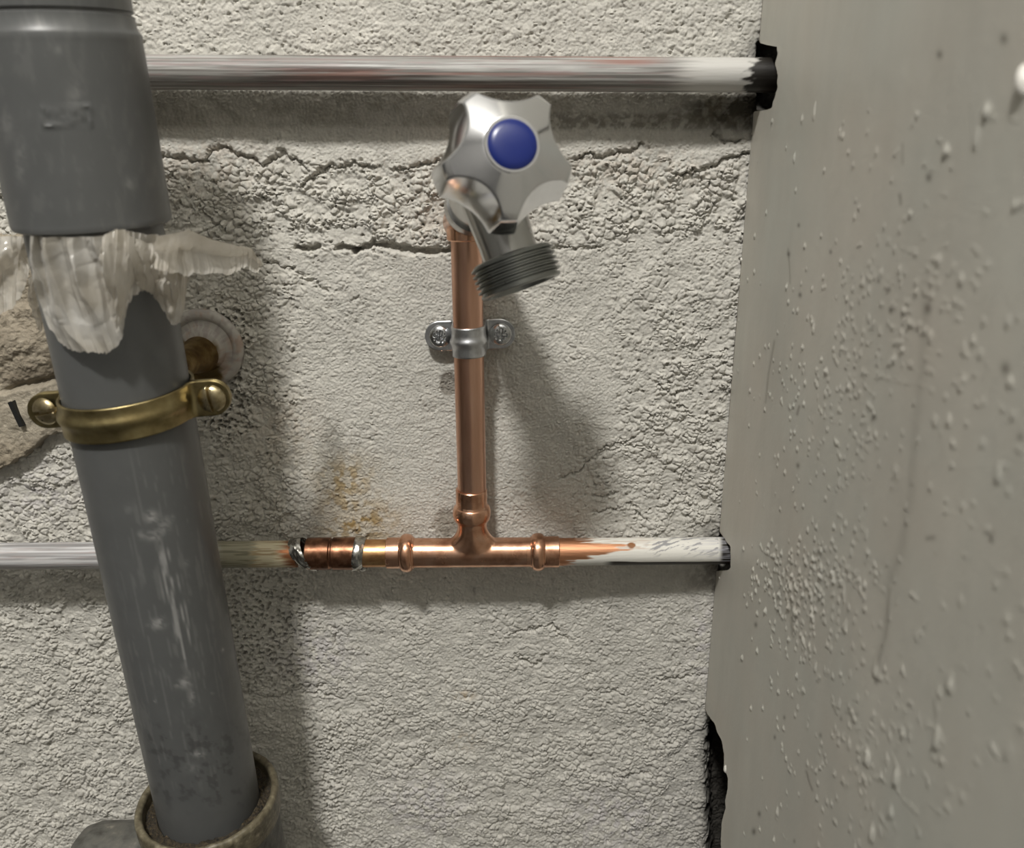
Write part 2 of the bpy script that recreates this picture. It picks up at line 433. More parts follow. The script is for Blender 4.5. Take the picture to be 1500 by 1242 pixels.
# coarse blocks round about, outside the picture
m = M('wall_paint_plain', (.46, .445, .405), .85); m.bump(m.noise(420, 5), .0022, .9); m.bump(m.vor(190), .0018, .6); MCOARSE = m.m
def coarse(x0, x1, z0, z1):
    a, b = .0, .0399; e = .002
    V = [(x0, b, z0), (x1, b, z0), (x1, b, z1), (x0, b, z1), (x0+e, a, z0+e), (x1-e, a, z0+e), (x1-e, a, z1-e), (x0+e, a, z1-e)]
    mesh('concrete_block', V, [(4, 5, 6, 7), (0, 1, 5, 4), (1, 2, 6, 5), (2, 3, 7, 6), (3, 0, 4, 7)], MCOARSE, wall_back, smooth=False)
for k in range(2):
    coarse(-.7-.4*k, -.305-.4*k if k else -.287, zB, zA+.0)
coarse(-.74, -.337, zJ, zB); coarse(-.76, -.367, -.455, zJ)
for k in range(3): coarse(-.6+.255*k, -.346+.255*k, zA+.0005, zA+.2)
for k in range(3): coarse(-.6+.255*k, -.346+.255*k, -.655, -.4555)
# the room round the camera, out of the picture
def quad(name, pts, mat):
    o = mesh(name, pts, [(0, 1, 2, 3)], mat, smooth=False); o['kind'] = 'structure'; return o
quad('floor', [(-1.6, -2.2, -1.05), (.3, -2.2, -1.05), (.3, .04, -1.05), (-1.6, .04, -1.05)], MFLOOR)
quad('ceiling', [(-1.6, -2.2, 1.75), (-1.6, .04, 1.75), (.3, .04, 1.75), (.3, -2.2, 1.75)], MCEIL)
quad('wall_left', [(-1.6, -2.2, -1.05), (-1.6, .04, -1.05), (-1.6, .04, 1.75), (-1.6, -2.2, 1.75)], MROOM)
quad('wall_front', [(-1.6, -2.2, -1.05), (-1.6, -2.2, 1.75), (.3, -2.2, 1.75), (.3, -2.2, -1.05)], MFRONT)

# ================================================================== the board wall on the right
XB = .116
EDGE = [(1116, -60), (1115, 0), (1112, 60), (1113, 63), (1119, 64.5), (1124, 66), (1138, 68), (1139, 80), (1135, 92), (1139, 110), (1139, 128),
        (1136, 142), (1132, 150), (1131, 157), (1128, 160), (1120, 161), (1106, 163), (1102, 165), (1099, 190), (1088, 330), (1076, 490), (1062, 680), (1056, 740),
        (1051, 772), (1055, 781), (1060, 787), (1063, 792), (1070, 800), (1071, 815), (1070, 832), (1064, 836), (1045, 836), (1043, 860), (1038, 930), (1031, 1020), (1030, 1034),
        (1037, 1047), (1046, 1058), (1050, 1072), (1058, 1086), (1061, 1103), (1061, 1125), (1066, 1140), (1066, 1156), (1062, 1172), (1063, 1184), (1058, 1200), (1056, 1230), (1057, 1300), (1054, 1420)]
NR, NC = 860, 400
Tt = np.linspace(-.255, 1.275, NR)                         # fall of the line of sight
pyr = 621 + F*np.tan(np.arctan(Tt)-PITCH)
epx = np.interp(pyr, [p[1] for p in EDGE], [p[0] for p in EDGE]) + 2.2*(fbm(pyr*.11, pyr*0, 2)-.5)
# depth of the cut edge: the board plane seen at (epx, pyr)
zf_ = XB*F/(epx-750)
eds = np.maximum(D - zf_*(cp-(pyr-621)/F*sp), .0012)
SS = np.linspace(0, 1, NC)
sm_, dm_ = .25, .066
Dg = np.where(SS[None] < sm_, eds[:, None]+(dm_-eds[:, None])*np.clip(SS/sm_, 0, 1)[None], dm_+(.30-dm_)*np.clip((SS-sm_)/(1-sm_), 0, 1)[None]**1.25)
gsat = np.where(Dg < .06, Dg, .06+.02*np.tanh((Dg-.06)/.02))
Zg = -Tt[:, None]*(D-gsat)
V = np.stack([np.full_like(Dg, XB), -Dg, Zg], -1)
bpx, bpy_ = proj(V)
yy, zz = Dg*1000, Zg*1000
hb = .5*(fbm(yy*.02, zz*.012, 1)-.5) + .10*(fbm(yy*.2, zz*.15, 2)-.5)
col = np.array([.575, .558, .50])*(.95+.16*(fbm(yy*.03, zz*.012, 3)-.5) + .03*(vnoise(yy*.2, zz*.06, 4)-.5))[..., None]
tint = (fbm(yy*.02+40, zz*.02, 5)-.5)[..., None]
col = col*(1+tint*np.array([.10, 0, -.04]))
# paint runs and drops: position in the photo, size on the board in mm
rg = np.random.default_rng(3)
drops = [(1283, 983, 1.5, 3.0), (1372, 1085, 1.6, 3.6), (1271, 1112, 2.0, 3.4), (1313, 1139, 1.7, 3.6), (1291, 1137, 1.1, 1.8), (1139, 1190, 1.5, 2.6), (1277, 1222, 1.8, 3.6), (1305, 1190, 1.2, 2.4),
         (1244, 1090, 1.0, 2.4), (1300, 1110, .9, 1.5), (1239, 918, 1.0, 2.4), (1226, 932, .9, 2.0), (1391, 1004, 1.3, 3.0), (1322, 980, .9, 1.4), (1323, 1072, .8, 1.6), (1176, 1012, 1.0, 1.8), (1195, 978, 1.0, 2.4),
         (1202, 874, .8, 1.6), (1152, 873, 1.0, 2.0), (1390, 617, 1.0, 2.0), (1370, 617, .8, 2.0), (1408, 566, 1.0, 1.8), (1412, 556, .8, 1.2), (1396, 650, .8, 1.4), (1463, 695, 1.2, 3.0), (1412, 512, .8, 1.6), (1477, 473, .8, 1.4),
         (1426, 500, .8, 1.4), (1283, 637, .8, 1.4), (1310, 528, .8, 1.4), (1324, 455, 1.1, 1.6), (1355, 485, .9, 1.4), (1363, 495, .9, 1.8), (1333, 474, .8, 1.3), (1345, 478, .8, 1.3), (1192, 482, 1.0, 2.4), (1313, 690, .7, 1.8), (1229, 708, .8, 2.2),
         (1193, 165, 1.0, 3.6), (1175, 175, .8, 1.6), (1164, 232, .9, 2.2), (1385, 223, 1.6, 2.0), (1445, 166, 1.6, 2.2), (1430, 205, 1.0, 3.2), (1333, 314, 1.0, 1.2), (1408, 410, 1.0, 1.8), (1375, 382, 1.1, 1.4), (1318, 396, .9, 1.6), (1264, 415, 1.0, 1.6), (1289, 405, .9, 1.8),
         (1162, 716, .8, 1.0), (1119, 742, .6, .9), (1108, 722, .6, .8), (1102, 800, .6, .8), (1480, 560, 1.0, 1.6)]
def many(n, fx, fy, k0, k1):
    for _ in range(n):
        a_, b_ = fx(), fy()
        if not 1072 < a_ < 1500: continue
        mpp = XB*F/(a_-750)/(a_-750)*1000                    # mm of board depth per photo pixel here
        drops.append((a_, b_, rg.uniform(.9, 1.7)*max(mpp, .45)*.95, rg.uniform(k0, k1)))
many(230, lambda: rg.normal(1195, 50), lambda: rg.normal(845, 32), .5, 1.4)
many(130, lambda: rg.normal(1170, 45), lambda: rg.normal(905, 45), .5, 1.5)
many(200, lambda: rg.normal(1220, 55), lambda: rg.normal(600, 75), .4, 1.0)
many(150, lambda: rg.normal(1310, 55), lambda: rg.normal(455, 60), .4, 1.2)
many(170, lambda: rg.normal(1270, 60), lambda: rg.normal(1110, 70), .5, 1.5)
many(260, lambda: rg.uniform(1080, 1500), lambda: rg.uniform(160, 1242), .4, 1.3)
for (a, b, ry, rz) in drops:
    if a < 1078: continue
    q = PX(a, b, XB); yc, zc = -q.y*1000, q.z*1000
    jm = int(np.argmin(np.abs(Dg[NR//2]*1000-yc)))
    zcol = -Zg[:, jm]*1000
    i0, i1 = np.searchsorted(zcol, [-(zc+rz*5), -(zc-rz*5)])
    if i1 <= i0: continue
    sl = (slice(max(i0-4, 0), i1+4), slice(0, NC))
    dy = yy[sl]-yc; dz = zz[sl]-zc
    tail = np.where(dz > 0, 1-.55*np.clip(dz/(rz*1.6), 0, 1), 1.0)      # teardrop, narrow at the top
    rr = (dy/(ry*tail))**2 + (dz/(rz*np.where(dz > 0, 1.25, .85)))**2
    hb[sl] = np.maximum(hb[sl], hb[sl]+min(.9, .24+.38*min(ry, rz))*np.clip(1-rr, 0, 1)**.6)
def run_line(pts, w_, depth, k, c):
    global hb, col
    dd = pdist(bpx, bpy_, pts)
    hb += depth*np.exp(-(dd/w_)**2)
    kk = (k*np.exp(-(dd/w_)**2))[..., None]; col = col*(1-kk)+np.array(c)*kk
run_line([(1358, 415), (1350, 540), (1340, 640), (1335, 720), (1322, 800), (1305, 850), (1298, 930), (1284, 980)], 7, .0, .22, (.20, .19, .16))
run_line([(1306, 860), (1300, 930), (1286, 975)], 2.5, .25, .25, (.2, .19, .16))
run_line([(1134, 500), (1125, 550), (1121, 590)], 1.6, -.1, .4, (.14, .12, .09))
run_line([(1158, 880), (1160, 930)], 2.2, -.1, .4, (.14, .13, .1)); run_line([(1369, 1022), (1372, 1060)], 1.5, .15, .3, (.18, .17, .14))
run_line([(1181, 1130), (1186, 1148), (1190, 1158)], 1.6, -.1, .5, (.12, .1, .08)); run_line([(1154, 365), (1157, 415)], 1.4, -.1, .3, (.15, .13, .1))
run_line([(1322, 210), (1322, 240)], 1.6, 0, .35, (.15, .13, .1)); run_line([(1317, 285), (1319, 300)], 2, -.1, .55, (.10, .08, .06))
run_line([(1240, 1044), (1256, 1047)], 2, -.1, .55, (.10, .09, .07)); run_line([(1358, 789), (1368, 787)], 2.4, 0, .7, (.07, .05, .04))
run_line([(1168, 607), (1171, 595)], 1.8, 0, .6, (.10, .08, .06)); run_line([(1086, 170), (1068, 190)], 1, 0, 0, (.1, .1, .1))
for (a, b, r) in [(1281, 611, 3), (1305, 455, 3), (1169, 682, 2.5), (1232, 1053, 1.6), (1202, 1077, 1.8), (1104, 1218, 3.2), (1112, 1192, 2.6), (1172, 432, 2.5), (1155, 372, 2.5), (1170, 330, 2), (1284, 997, 3), (1107, 915, 2.5), (1471, 57, 5), (1376, 80, 4),
                  (1302, 424, 2.5), (1359, 452, 5), (1360, 260, 4), (1217, 369, 2), (1149, 1051, 1.8), (1164, 1232, 1.6), (1495, 640, 4), (1135, 1080, 2), (1473, 540, 6), (1452, 785, 4)]:
    kk = (.75*np.exp(-((bpx-a)/r)**2-((bpy_-b)/(r*1.5))**2))[..., None]; col = col*(1-kk)+np.array((.07, .055, .04))*kk
# scuffed, lighter band along the cut edge and rusty tint near it
kk = (.30*np.exp(-((Dg-eds[:, None])/.006)**2))[..., None]; col = col*(1-kk)+np.array((.60, .585, .53))*kk
V[..., 0] = XB - hb/1000
wall_right = gridmesh('wall_right', V, MBD, col=col, flip=True)
wall_right['kind'] = 'structure'
# thickness of the board, seen at the cut-outs
TH = .007
Ze = Zg[:, 0]
E0 = np.stack([np.full_like(Ze, XB-.0001), -eds, Ze], -1)
rag = .0012*(fbm(Ze*1500, Ze*0+3, 1)-.5)*2
E1 = E0.copy(); E1[:, 0] += TH*.5; E1[:, 1] -= .0003+rag
E2 = E0.copy(); E2[:, 0] += TH; E2[:, 1] -= .0006-rag
E3 = np.stack([np.full_like(Ze, XB+TH), np.full_like(Ze, -.3), Zg[:, -1]], -1)
gridmesh('board_edge', np.stack([E0, E1, E2, E3], 1), MCORE, wall_right)
def coarse_board(y0, y1, z0, z1):
    mesh('board_sheet', [(XB+.001, y0, z0), (XB+.001, y1, z0), (XB+.001, y1, z1), (XB+.001, y0, z1)], [(0, 1, 2, 3)], MBDC, wall_right, smooth=False)
MBDC = M('board_paint_plain', (.575, .558, .50), .5).m
coarse_board(-.299, -2.2, -1.05, 1.75); coarse_board(.002, -.3, .100, 1.75); coarse_board(.002, -.3, -1.05, -.45)
mesh('cavity_shade_back', [(.168, .0, -.5), (.168, -.3, -.5), (.168, -.3, .12), (.168, 0, .12)], [(0, 1, 2, 3)], MDARK, wall_right, smooth=False)  # near-black sheets added behind the board to keep the cut-outs dark
mesh('cavity_shade_side', [(XB+.006, -.298, -.5), (.168, -.298, -.5), (.168, -.298, .12), (XB+.006, -.298, .12)], [(0, 1, 2, 3)], MDARK, wall_right, smooth=False)
# white drip at the right edge of the picture, and white flecks on the cut edge
def drip(px_, py_, ry, rz, hgt, rz_tilt=0):
    q = PX(px_, py_, XB)
    t = np.linspace(0, math.pi/2, 9); pr = [(math.sin(a)*hgt, max(math.cos(a), .001)) for a in t]
    n = 20; th = np.linspace(0, 2*math.pi, n, endpoint=False); rows = []
    for (hh, rr) in pr:
        k = 1-.35*np.clip(np.sin(th), 0, 1)
        uy = ry*rr*np.cos(th)*k; uz = rz*rr*np.sin(th)
        rows.append(np.stack([np.full(n, XB+.0003-hh), q.y+uy*math.cos(rz_tilt)-uz*math.sin(rz_tilt), q.z+uz*math.cos(rz_tilt)+uy*math.sin(rz_tilt)], -1))
    return gridmesh('paint_drip', np.array(rows), MDRIP, wall_right, closed=True, flip=True)
drip(1502, 118, .0017, .0040, .0025, -.3)
drip(1063, 1126, .0016, .0026, .0014); drip(1052, 762, .001, .001, .001); drip(1054, 846, .0009, .0008, .0008); drip(1086, 380, .0014, .0012, .001); drip(1066, 560, .001, .001, .0008); drip(1162, 718, .0007, .0008, .0007)

# ================================================================== mortar patch, left
uu = np.linspace(-90, 128, 220); vv = np.linspace(338, 700, 330)
U, W = np.meshgrid(uu, vv)
bot = np.interp(U, [-90, 0, 30, 60, 75, 100, 128], [720, 690, 676, 656, 641, 632, 640]) + 10*(fbm(U*.06, W*.06, 2)-.5)
top0 = 338
Wp = top0 + (W-338)/(700-338)*(bot-top0)
pts = np.stack([np.stack([np.array(P(a, b, 0)) for a, b in zip(ru, rw)]) for ru, rw in zip(U, Wp)])
crk = np.interp(U, [-90, 20, 60, 88, 128], [600, 566, 556, 549, 546]) + 6*(fbm(U*.1, U*0, 4)-.5)
dcr = Wp-crk
hh = .0045 + .0025*(fbm(U*.03, Wp*.03, 1)-.5)*2 + .0016*(fbm(U*.12, Wp*.12, 3)-.5)*(1.6-1.3*box(U, Wp, -200, 130, 566, 640, 10))
hh += .0025*sst(dcr, 0, 8) - .004*np.exp(-(dcr/4.5)**2)*sst(U, 5, 30)*(1-sst(U, 88, 100)) + .003*blob(U, Wp, 30, 500, 60, 30)
eb = (bot-Wp)
ein = np.minimum(np.minimum(eb, (Wp-338)*.8), np.minimum((128-U)*.8, (U+90)*.8)) + 9*(fbm(U*.09, Wp*.09, 6)-.5)
hh = hh*sst(ein, -1, 6) - .006*(1-sst(ein, -2, 5))
pts[..., 1] -= hh
pc = np.array([.46, .41, .325])*(.9+.3*(fbm(U*.05, Wp*.05, 5)-.5))[..., None]
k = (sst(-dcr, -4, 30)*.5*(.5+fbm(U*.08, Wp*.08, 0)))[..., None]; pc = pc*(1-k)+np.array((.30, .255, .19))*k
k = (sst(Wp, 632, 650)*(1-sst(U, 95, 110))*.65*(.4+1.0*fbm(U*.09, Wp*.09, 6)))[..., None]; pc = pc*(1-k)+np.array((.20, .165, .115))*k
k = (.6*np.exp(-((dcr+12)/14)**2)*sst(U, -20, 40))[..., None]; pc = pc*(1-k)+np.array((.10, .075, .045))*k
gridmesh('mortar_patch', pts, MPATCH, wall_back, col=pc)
# the short black stroke marked on it
s0, s1 = P(14, 589, .010), P(31, 625, .010)
dv = (s1-s0).normalized(); sd = Vector((dv.z, 0, -dv.x))*.0012
rows = []
for t in np.linspace(0, 1, 6):
    c = s0.lerp(s1, t)
    rows.append([c-sd+Vector((0, .008, 0)), c-sd, c+sd, c+sd+Vector((0, .008, 0))])
gridmesh('marker_stroke', np.array([[list(p) for p in r] for r in rows]), MINK, wall_back, sharp=30)

# ================================================================== pipes along the wall
def streaks(V, seedx, kind):
    """colour (rgb) and bare-metal share of a painted pipe, from its length and angle"""
    px, py = proj(V); x = V[..., 0]*1000
    n = V.shape[1]; th = np.arange(n)[None]/n*2*math.pi + 0*x
    st = fbm(x*.02+seedx, th*5, 1, 5); st2 = fbm(x*.012+seedx+9, th*9, 3, 4); st3 = fbm(x*.05+seedx, th*14, 5, 3)
    return px, py, x, th, st, st2, st3
def lay(c, k, rgb, met=None):
    k = np.clip(k, 0, 1)[..., None]
    tgt = np.array([*rgb, met if met is not None else 0.0])
    return c*(1-k)+tgt*k
def top_col(V):
    px, py, x, th, st, st2, st3 = streaks(V, 0, 0)
    c = np.zeros(V.shape[:2]+(4,)); c[..., :3] = (.29, .283, .268)
    c = lay(c, sst(st, .46, .64)*.8, (.42, .415, .40)); c = lay(c, sst(st2, .44, .60)*.85, (.13, .122, .11))
    c = lay(c, sst(st3, .55, .7)*.55, (.27, .19, .185))
    red = sst(fbm(x*.010+4, th*3.2, 6, 3), .50, .62)*box(px, py, 420, 960, 60, 122, 40)
    c = lay(c, red*.75, (.27, .115, .085))
    c = lay(c, sst(st2, .60, .66)*box(px, py, 350, 800, 60, 140, 60)*.8, (.06, .045, .04), .1)
    w_ = sst(px+60*(st3-.5), 970, 1030); c = lay(c, w_*.85, (.60, .59, .56))
    c = lay(c, sst(px+34*(fbm(x*.3+3, th*4, 2, 3)-.5)-8*np.clip((110-py)/24, -1, 1), 1094, 1101), (.011, .009, .007))  # tip inside the hole painted black for the shade there
    return c
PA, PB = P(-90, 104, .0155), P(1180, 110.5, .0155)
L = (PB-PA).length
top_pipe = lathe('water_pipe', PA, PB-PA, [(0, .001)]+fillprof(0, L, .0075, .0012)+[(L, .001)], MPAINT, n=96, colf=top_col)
tag(top_pipe, 'streaky grey painted metal pipe running horizontally across the top of the wall', 'pipe')

YL = lambda x_: 814.5 - 8.0*(x_/1040.0)*1.0          # centre line of the lower run in the photo
DB = .0195
def B(px_): return P(px_, YL(px_), DB - .008*max(0, min(1, (px_-820)/280.0)))
def seg(name, p0, p1, prof, mat, parent=None, colf=None, n=80, sharp=35):
    a, b = B(p0), B(p1); return lathe(name, a, b-a, prof((b-a).length), mat, parent, n=n, colf=colf, sharp=sharp)
def left_col(V):
    px, py, x, th, st, st2, st3 = streaks(V, 33, 1)
    c = np.zeros(V.shape[:2]+(4,)); c[..., :3] = (.50, .50, .51)
    c = lay(c, sst(st2, .45, .62)*.75, (.23, .22, .215), .2); c = lay(c, sst(st, .5, .65)*.6, (.66, .65, .65)); c = lay(c, sst(st3, .6, .7)*.35, (.42, .30, .28))
    c = lay(c, sst(px, 300, 330), (.36, .34, .25)); c = lay(c, sst(px, 300, 330)*sst(st3, .5, .66)*.8, (.16, .15, .10))
    k = sst(px+24*(st3-.5), 366, 378); c = lay(c, k, (.66, .60, .43)); c = lay(c, k*sst(st3, .54, .62)*.75, (.30, .20, .09))
    c = lay(c, sst(px+46*(st-.5)+16*(st3-.5), 408, 426), (.40, .17, .08), .9)
    return c
supply = seg('supply_pipe', -100, 436, lambda L: [(0, .001)]+fillprof(0, L, .0072, .0008)+[(L, .001)], MPAINT, colf=left_col, n=96)
tag(supply, 'whitish grey streaked pipe behind the plastic drain pipe, cream flux at its soldered end', 'pipe')

coup = thing('solder_coupling', 'tarnished dark copper sleeve coupling with silver solder at both ends', 'pipe fitting', B(490))
seg('sleeve', 450, 527, lambda L: [(0, .0074), (0, .0082), (.0004, .0087), (L*.44, .0087), (L*.46, .0081), (L*.485, .0081), (L*.505, .0088), (L-.0005, .0088), (L, .0083), (L, .0074)], MCUD, coup)
def lumpy(name, p0, p1, r0, r1, amp, seed, mat, parent, tilt=0.0):
    a, b = B(p0), B(p1); L = (b-a).length
    pr = [(t*L, r0+(r1-r0)*t + .0007*math.sin(math.pi*t)) for t in np.linspace(0, 1, 14)]
    V = lathe_pts(a, b-a, pr, 64)
    ctr = np.array(a)+np.array(pr)[:, 0, None]*np.array((b-a).normalized())
    th = np.linspace(0, 2*math.pi, 64, endpoint=False)[None]; t = np.linspace(0, 1, 14)[:, None]
    k = 1+amp*(fbm(th*2.2+seed, t*2.5+seed, 2)-.45)
    V = ctr[:, None]+(V-ctr[:, None])*k[..., None]
    V[..., 0] += tilt*(V[..., 2]-ctr[:, None, 2])
    return gridmesh(name, V, mat, parent, closed=True)
lumpy('solder_ring', 434, 454, .0072, .0086, .28, 3, MSOL, coup, -.5)
ring = lumpy('solder_ring', 519, 534, .0090, .0078, .22, 8, MSOL, coup, .12)
# a bead of solder hanging under the right-hand end
q = B(531); lathe('solder_drop', (q.x, q.y-.001, q.z-.0068), (0, 0, -1), [(0, .0001), (0, .0024), (.0012, .0026), (.0024, .002), (.0031, .0009), (.0033, .0001)], MSOL, ring, n=20)
stub = seg('copper_stub', 533, 570, lambda L: [(0, .001)]+fillprof(0, L, .0075, .001)+[(L, .001)], MCUY)
tag(stub, 'short length of flux-stained copper pipe between the tarnished sleeve and the tee', 'pipe')

# press tee
tee = thing('press_tee', 'bright copper press tee joining the vertical pipe to the horizontal run', 'pipe fitting', B(692))
RT = .0080
a, b = B(604), B(780); L = (b-a).length
run = lathe_pts(a, b-a, [(0, .0001), (0, RT)]+fillprof(.0005, L-.0005, RT, .002)+[(L, RT), (L, .0001)], 64)
vtop = P(691, 752, DB-.0005); vb = B(693)
Lb = (vtop-vb).length
bp = [(0, .0001), (0, .0070)]+fillprof(.001, Lb, .0078, .0008)+[(Lb, .0001)]
br = lathe_pts(vb, vtop-vb, bp, 64)
bh = np.array([p[0] for p in bp])[:, None]
fl = 1+1.15*np.clip(1-(bh-.004)/.0115, 0, 1)**2.0          # flares along the run near the bottom
br[..., 0] = vb.x+(br[..., 0]-vb.x)*fl
def addgrid(V, Vs, Fs):
    m_, n_ = V.shape[:2]; o_ = len(Vs); Vs += [tuple(p) for p in V.reshape(-1, 3)]
    for i in range(m_-1):
        for j in range(n_): Fs.append((o_+i*n_+j, o_+i*n_+(j+1) % n_, o_+(i+1)*n_+(j+1) % n_, o_+(i+1)*n_+j))
    Fs.append(tuple(o_+j for j in range(n_))[::-1]); Fs.append(tuple(o_+(m_-1)*n_+j for j in range(n_)))
Vs, Fs = [], []
addgrid(run, Vs, Fs); addgrid(br, Vs, Fs)
body = mesh('tee_body', Vs, Fs, MCUT, tee)
md = body.modifiers.new('remesh', 'REMESH'); md.mode = 'VOXEL'; md.voxel_size = .00055; md.use_smooth_shade = True
md = body.modifiers.new('smooth', 'SMOOTH'); md.iterations = 12; md.factor = .5
def bead(L, r=.0101, rb=.0083):
    return [(0, rb), (L*.1, rb+.0003)]+[(L*(.5-.4*math.cos(t)), rb+.0003+(r-rb-.0003)*math.sin(t)) for t in np.linspace(.05, math.pi-.05, 13)]+[(L, rb)]
def collar(L, r=.0084):
    return [(0, .0072), (0, r-.0003), (.0003, r), (L-.0004, r), (L, r-.0003), (L, .0072)]
def dentring(L, r=.0083):
    return [(0, r-.0008), (.0003, r-.0004), (L*.45, r-.0004), (L*.5, r-.0008), (L*.56, r-.0003), (L, r-.0004)]
seg('collar', 567, 587, lambda L: collar(L), MCUT, tee); seg('press_bead', 585, 607, lambda L: bead(L, .0104), MCUT, tee)
seg('press_mark', 606, 634, dentring, MCUT, tee)
seg('press_mark', 762, 780, dentring, MCUT, tee)
seg('press_bead', 777, 799, lambda L: bead(L, .0102), MCUT, tee); seg('collar', 797, 819, lambda L: collar(L), MCUT, tee)
def vseg(name, y0, y1, prof, mat, parent):
    a = P(692, y0, DB-.0005); b = P(692-.0, y1, DB-.0005); a.x = b.x = vtop.x
    return lathe(name, a, b-a, prof((b-a).length), mat, parent, n=80)
vseg('press_bead', 764, 738, lambda L: bead(L, .0101), MCUT, tee); vseg('collar', 741, 716, lambda L: collar(L, .0083), MCUT, tee)

# riser
r0 = P(691.5, 722, DB-.0005); r1 = P(682.5, 332, .021)
Lr = (r1-r0).length
riser = lathe('copper_riser', r0, r1-r0, [(0, .001)]+fillprof(0, Lr, .0075, .003)+[(Lr, .001)], MCU, n=96)
tag(riser, 'vertical bright copper pipe rising from the tee up to the tap', 'pipe')
# right-hand pipe with white paint
def right_col(V):
    px, py, x, th, st, st2, st3 = streaks(V, 71, 2)
    c = np.zeros(V.shape[:2]+(4,)); c[...] = (.70, .35, .20, 1)
    c = lay(c, sst(st2, .5, .7)*.5, (.42, .20, .11), 1)
    up = (py-YL(px))/19.0
    edge = np.interp(up, [-1, -.75, -.5, -.1, .2, .5, 1], [852, 858, 905, 912, 890, 850, 838])
    k = sst(px+26*(st3-.5)*2+22*(st-.5), edge-4, edge+5)
    c = lay(c, k, (.74, .725, .67))
    c = lay(c, k*sst(st3, .56, .62)*(1-sst(px, 930, 980))*.5*(up < 0), (.45, .30, .20))
    c = lay(c, (1-sst(np.hypot((px-925)/7, (py-799)/5.5)+.5*(st3-.5), .7, 1)), (.26, .11, .04))
    sc = sst(fbm(x*.35-th*6, x*.05+th*3, 4, 3), .54, .63)*box(px, py, 950, 1060, 780, 812, 10)
    c = lay(c, sst(px, 1052, 1060), (.02, .017, .014)); c = lay(c, sc*.8*(px < 1052), (.20, .20, .22)); c = lay(c, sst(px, 1000, 1050)*sst(st3, .45, .6)*.5, (.46, .46, .50))  # end past the board blackened: shade and dirt put into the paint
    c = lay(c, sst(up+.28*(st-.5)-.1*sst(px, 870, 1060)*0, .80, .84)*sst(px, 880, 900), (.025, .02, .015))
    return c
white_pipe = seg('painted_pipe', 817, 1100, lambda L: [(0, .001)]+fillprof(0, L, .0074, .0006)+[(L, .001)], MPAINT, colf=right_col, n=120)
tag(white_pipe, 'copper pipe smeared with white paint, going into the board wall on the right', 'pipe')

# ================================================================== screw heads
def screw(name, c, nrm, up, r, h, mat, parent, cross=False, rot=0.0, slot=.18):
    nrm, s, u = frame_of(nrm, up); nrm, s, u, c = map(np.array, (nrm, s, u, c))
    nr, nt_ = 26, 96
    rr = np.linspace(0, 1, nr)[:, None]; th = np.linspace(0, 2*math.pi, nt_, endpoint=False)[None]
    X = rr*np.cos(th+rot*0); Y = rr*np.sin(th)
    xr = X*math.cos(rot)+Y*math.sin(rot); yr = -X*math.sin(rot)+Y*math.cos(rot)
    z = h*np.sqrt(np.clip(1-(rr*.98)**2.4, 0, 1))*np.ones_like(th)
    if cross:
        a_ = sst(np.abs(xr), .10, .17); b_ = sst(np.abs(yr), .10, .17)
        inr = 1-sst(np.maximum(np.abs(xr), np.abs(yr)), .5, .6)
        z = z - h*.75*(1-np.minimum(a_, b_))*inr
        d1 = np.abs(xr-yr)/1.414; d2 = np.abs(xr+yr)/1.414
        z = z - h*.3*(1-sst(np.minimum(d1, d2), .03, .08))*(1-sst(rr, .5, .6))
    else:
        z = z - h*.62*(1-sst(np.abs(xr), slot*.6, slot))
    V = c+(r*X)[..., None]*s+(r*Y)[..., None]*u+z[..., None]*nrm
    return gridmesh(name, V, mat, parent, closed=True, sharp=50)

# ================================================================== zinc saddle clip
sc_c = P(686.5, 499.5, .021)
tq = (500-332)/(722-332.0)
sad = thing('saddle_clip', 'small zinc saddle clip with two cross-head screws holding the copper riser', 'pipe clip', sc_c)
pd_c = .0203                       # depth of the pipe centre here
tabd = .0065
def saddle_path():
    pts = []                        # (x, d, arc?) along the strip
    Rr = .0084
    for x in np.linspace(-.0232, -.0094, 26): pts.append((x, tabd, 0))
    pts.append((-.0088, tabd+.0004, 0)); pts.append((-Rr-.0001, tabd+.0016, .2)); pts.append((-Rr, tabd+.004, .6))
    for t in np.linspace(math.pi, 0, 40)[1:-1]: pts.append((Rr*math.cos(t), pd_c+Rr*math.sin(t), 1))
    pts += [(-p[0], p[1], p[2]) for p in pts[:29][::-1]]
    return pts
sp_ = saddle_path(); rows = []
tl = R(2.0)
for (x, d_, k) in sp_:
    e = .0232-abs(x); Rw = .0078
    hw = Rw if e > Rw else math.sqrt(max(Rw*Rw-(Rw-e)**2, 1e-9))
    hw = max(hw, .0004)
    if k > .1: hw = .0078-.0004*k
    row = []
    for v in np.linspace(-1, 1, 21):
        zz_ = v*hw
        rib = .0011*k*math.exp(-((zz_/.0018)**2))
        ax_ = x/.0084 if k > .9 else 0
        dx = rib*(ax_ if k > .9 else 0); dd = rib*(math.sqrt(max(0, 1-ax_*ax_)) if k > .9 else .3)
        X, Z = x+dx, zz_ + .0006*k*0
        row.append((sc_c.x+X*math.cos(tl)-Z*math.sin(tl), -(d_+dd), sc_c.z+Z*math.cos(tl)+X*math.sin(tl)))
    rows.append(row)
strap = gridmesh('strap', np.array(rows), MZN, sad, flip=True)
md = strap.modifiers.new('thick', 'SOLIDIFY'); md.thickness = .0011; md.offset = -1
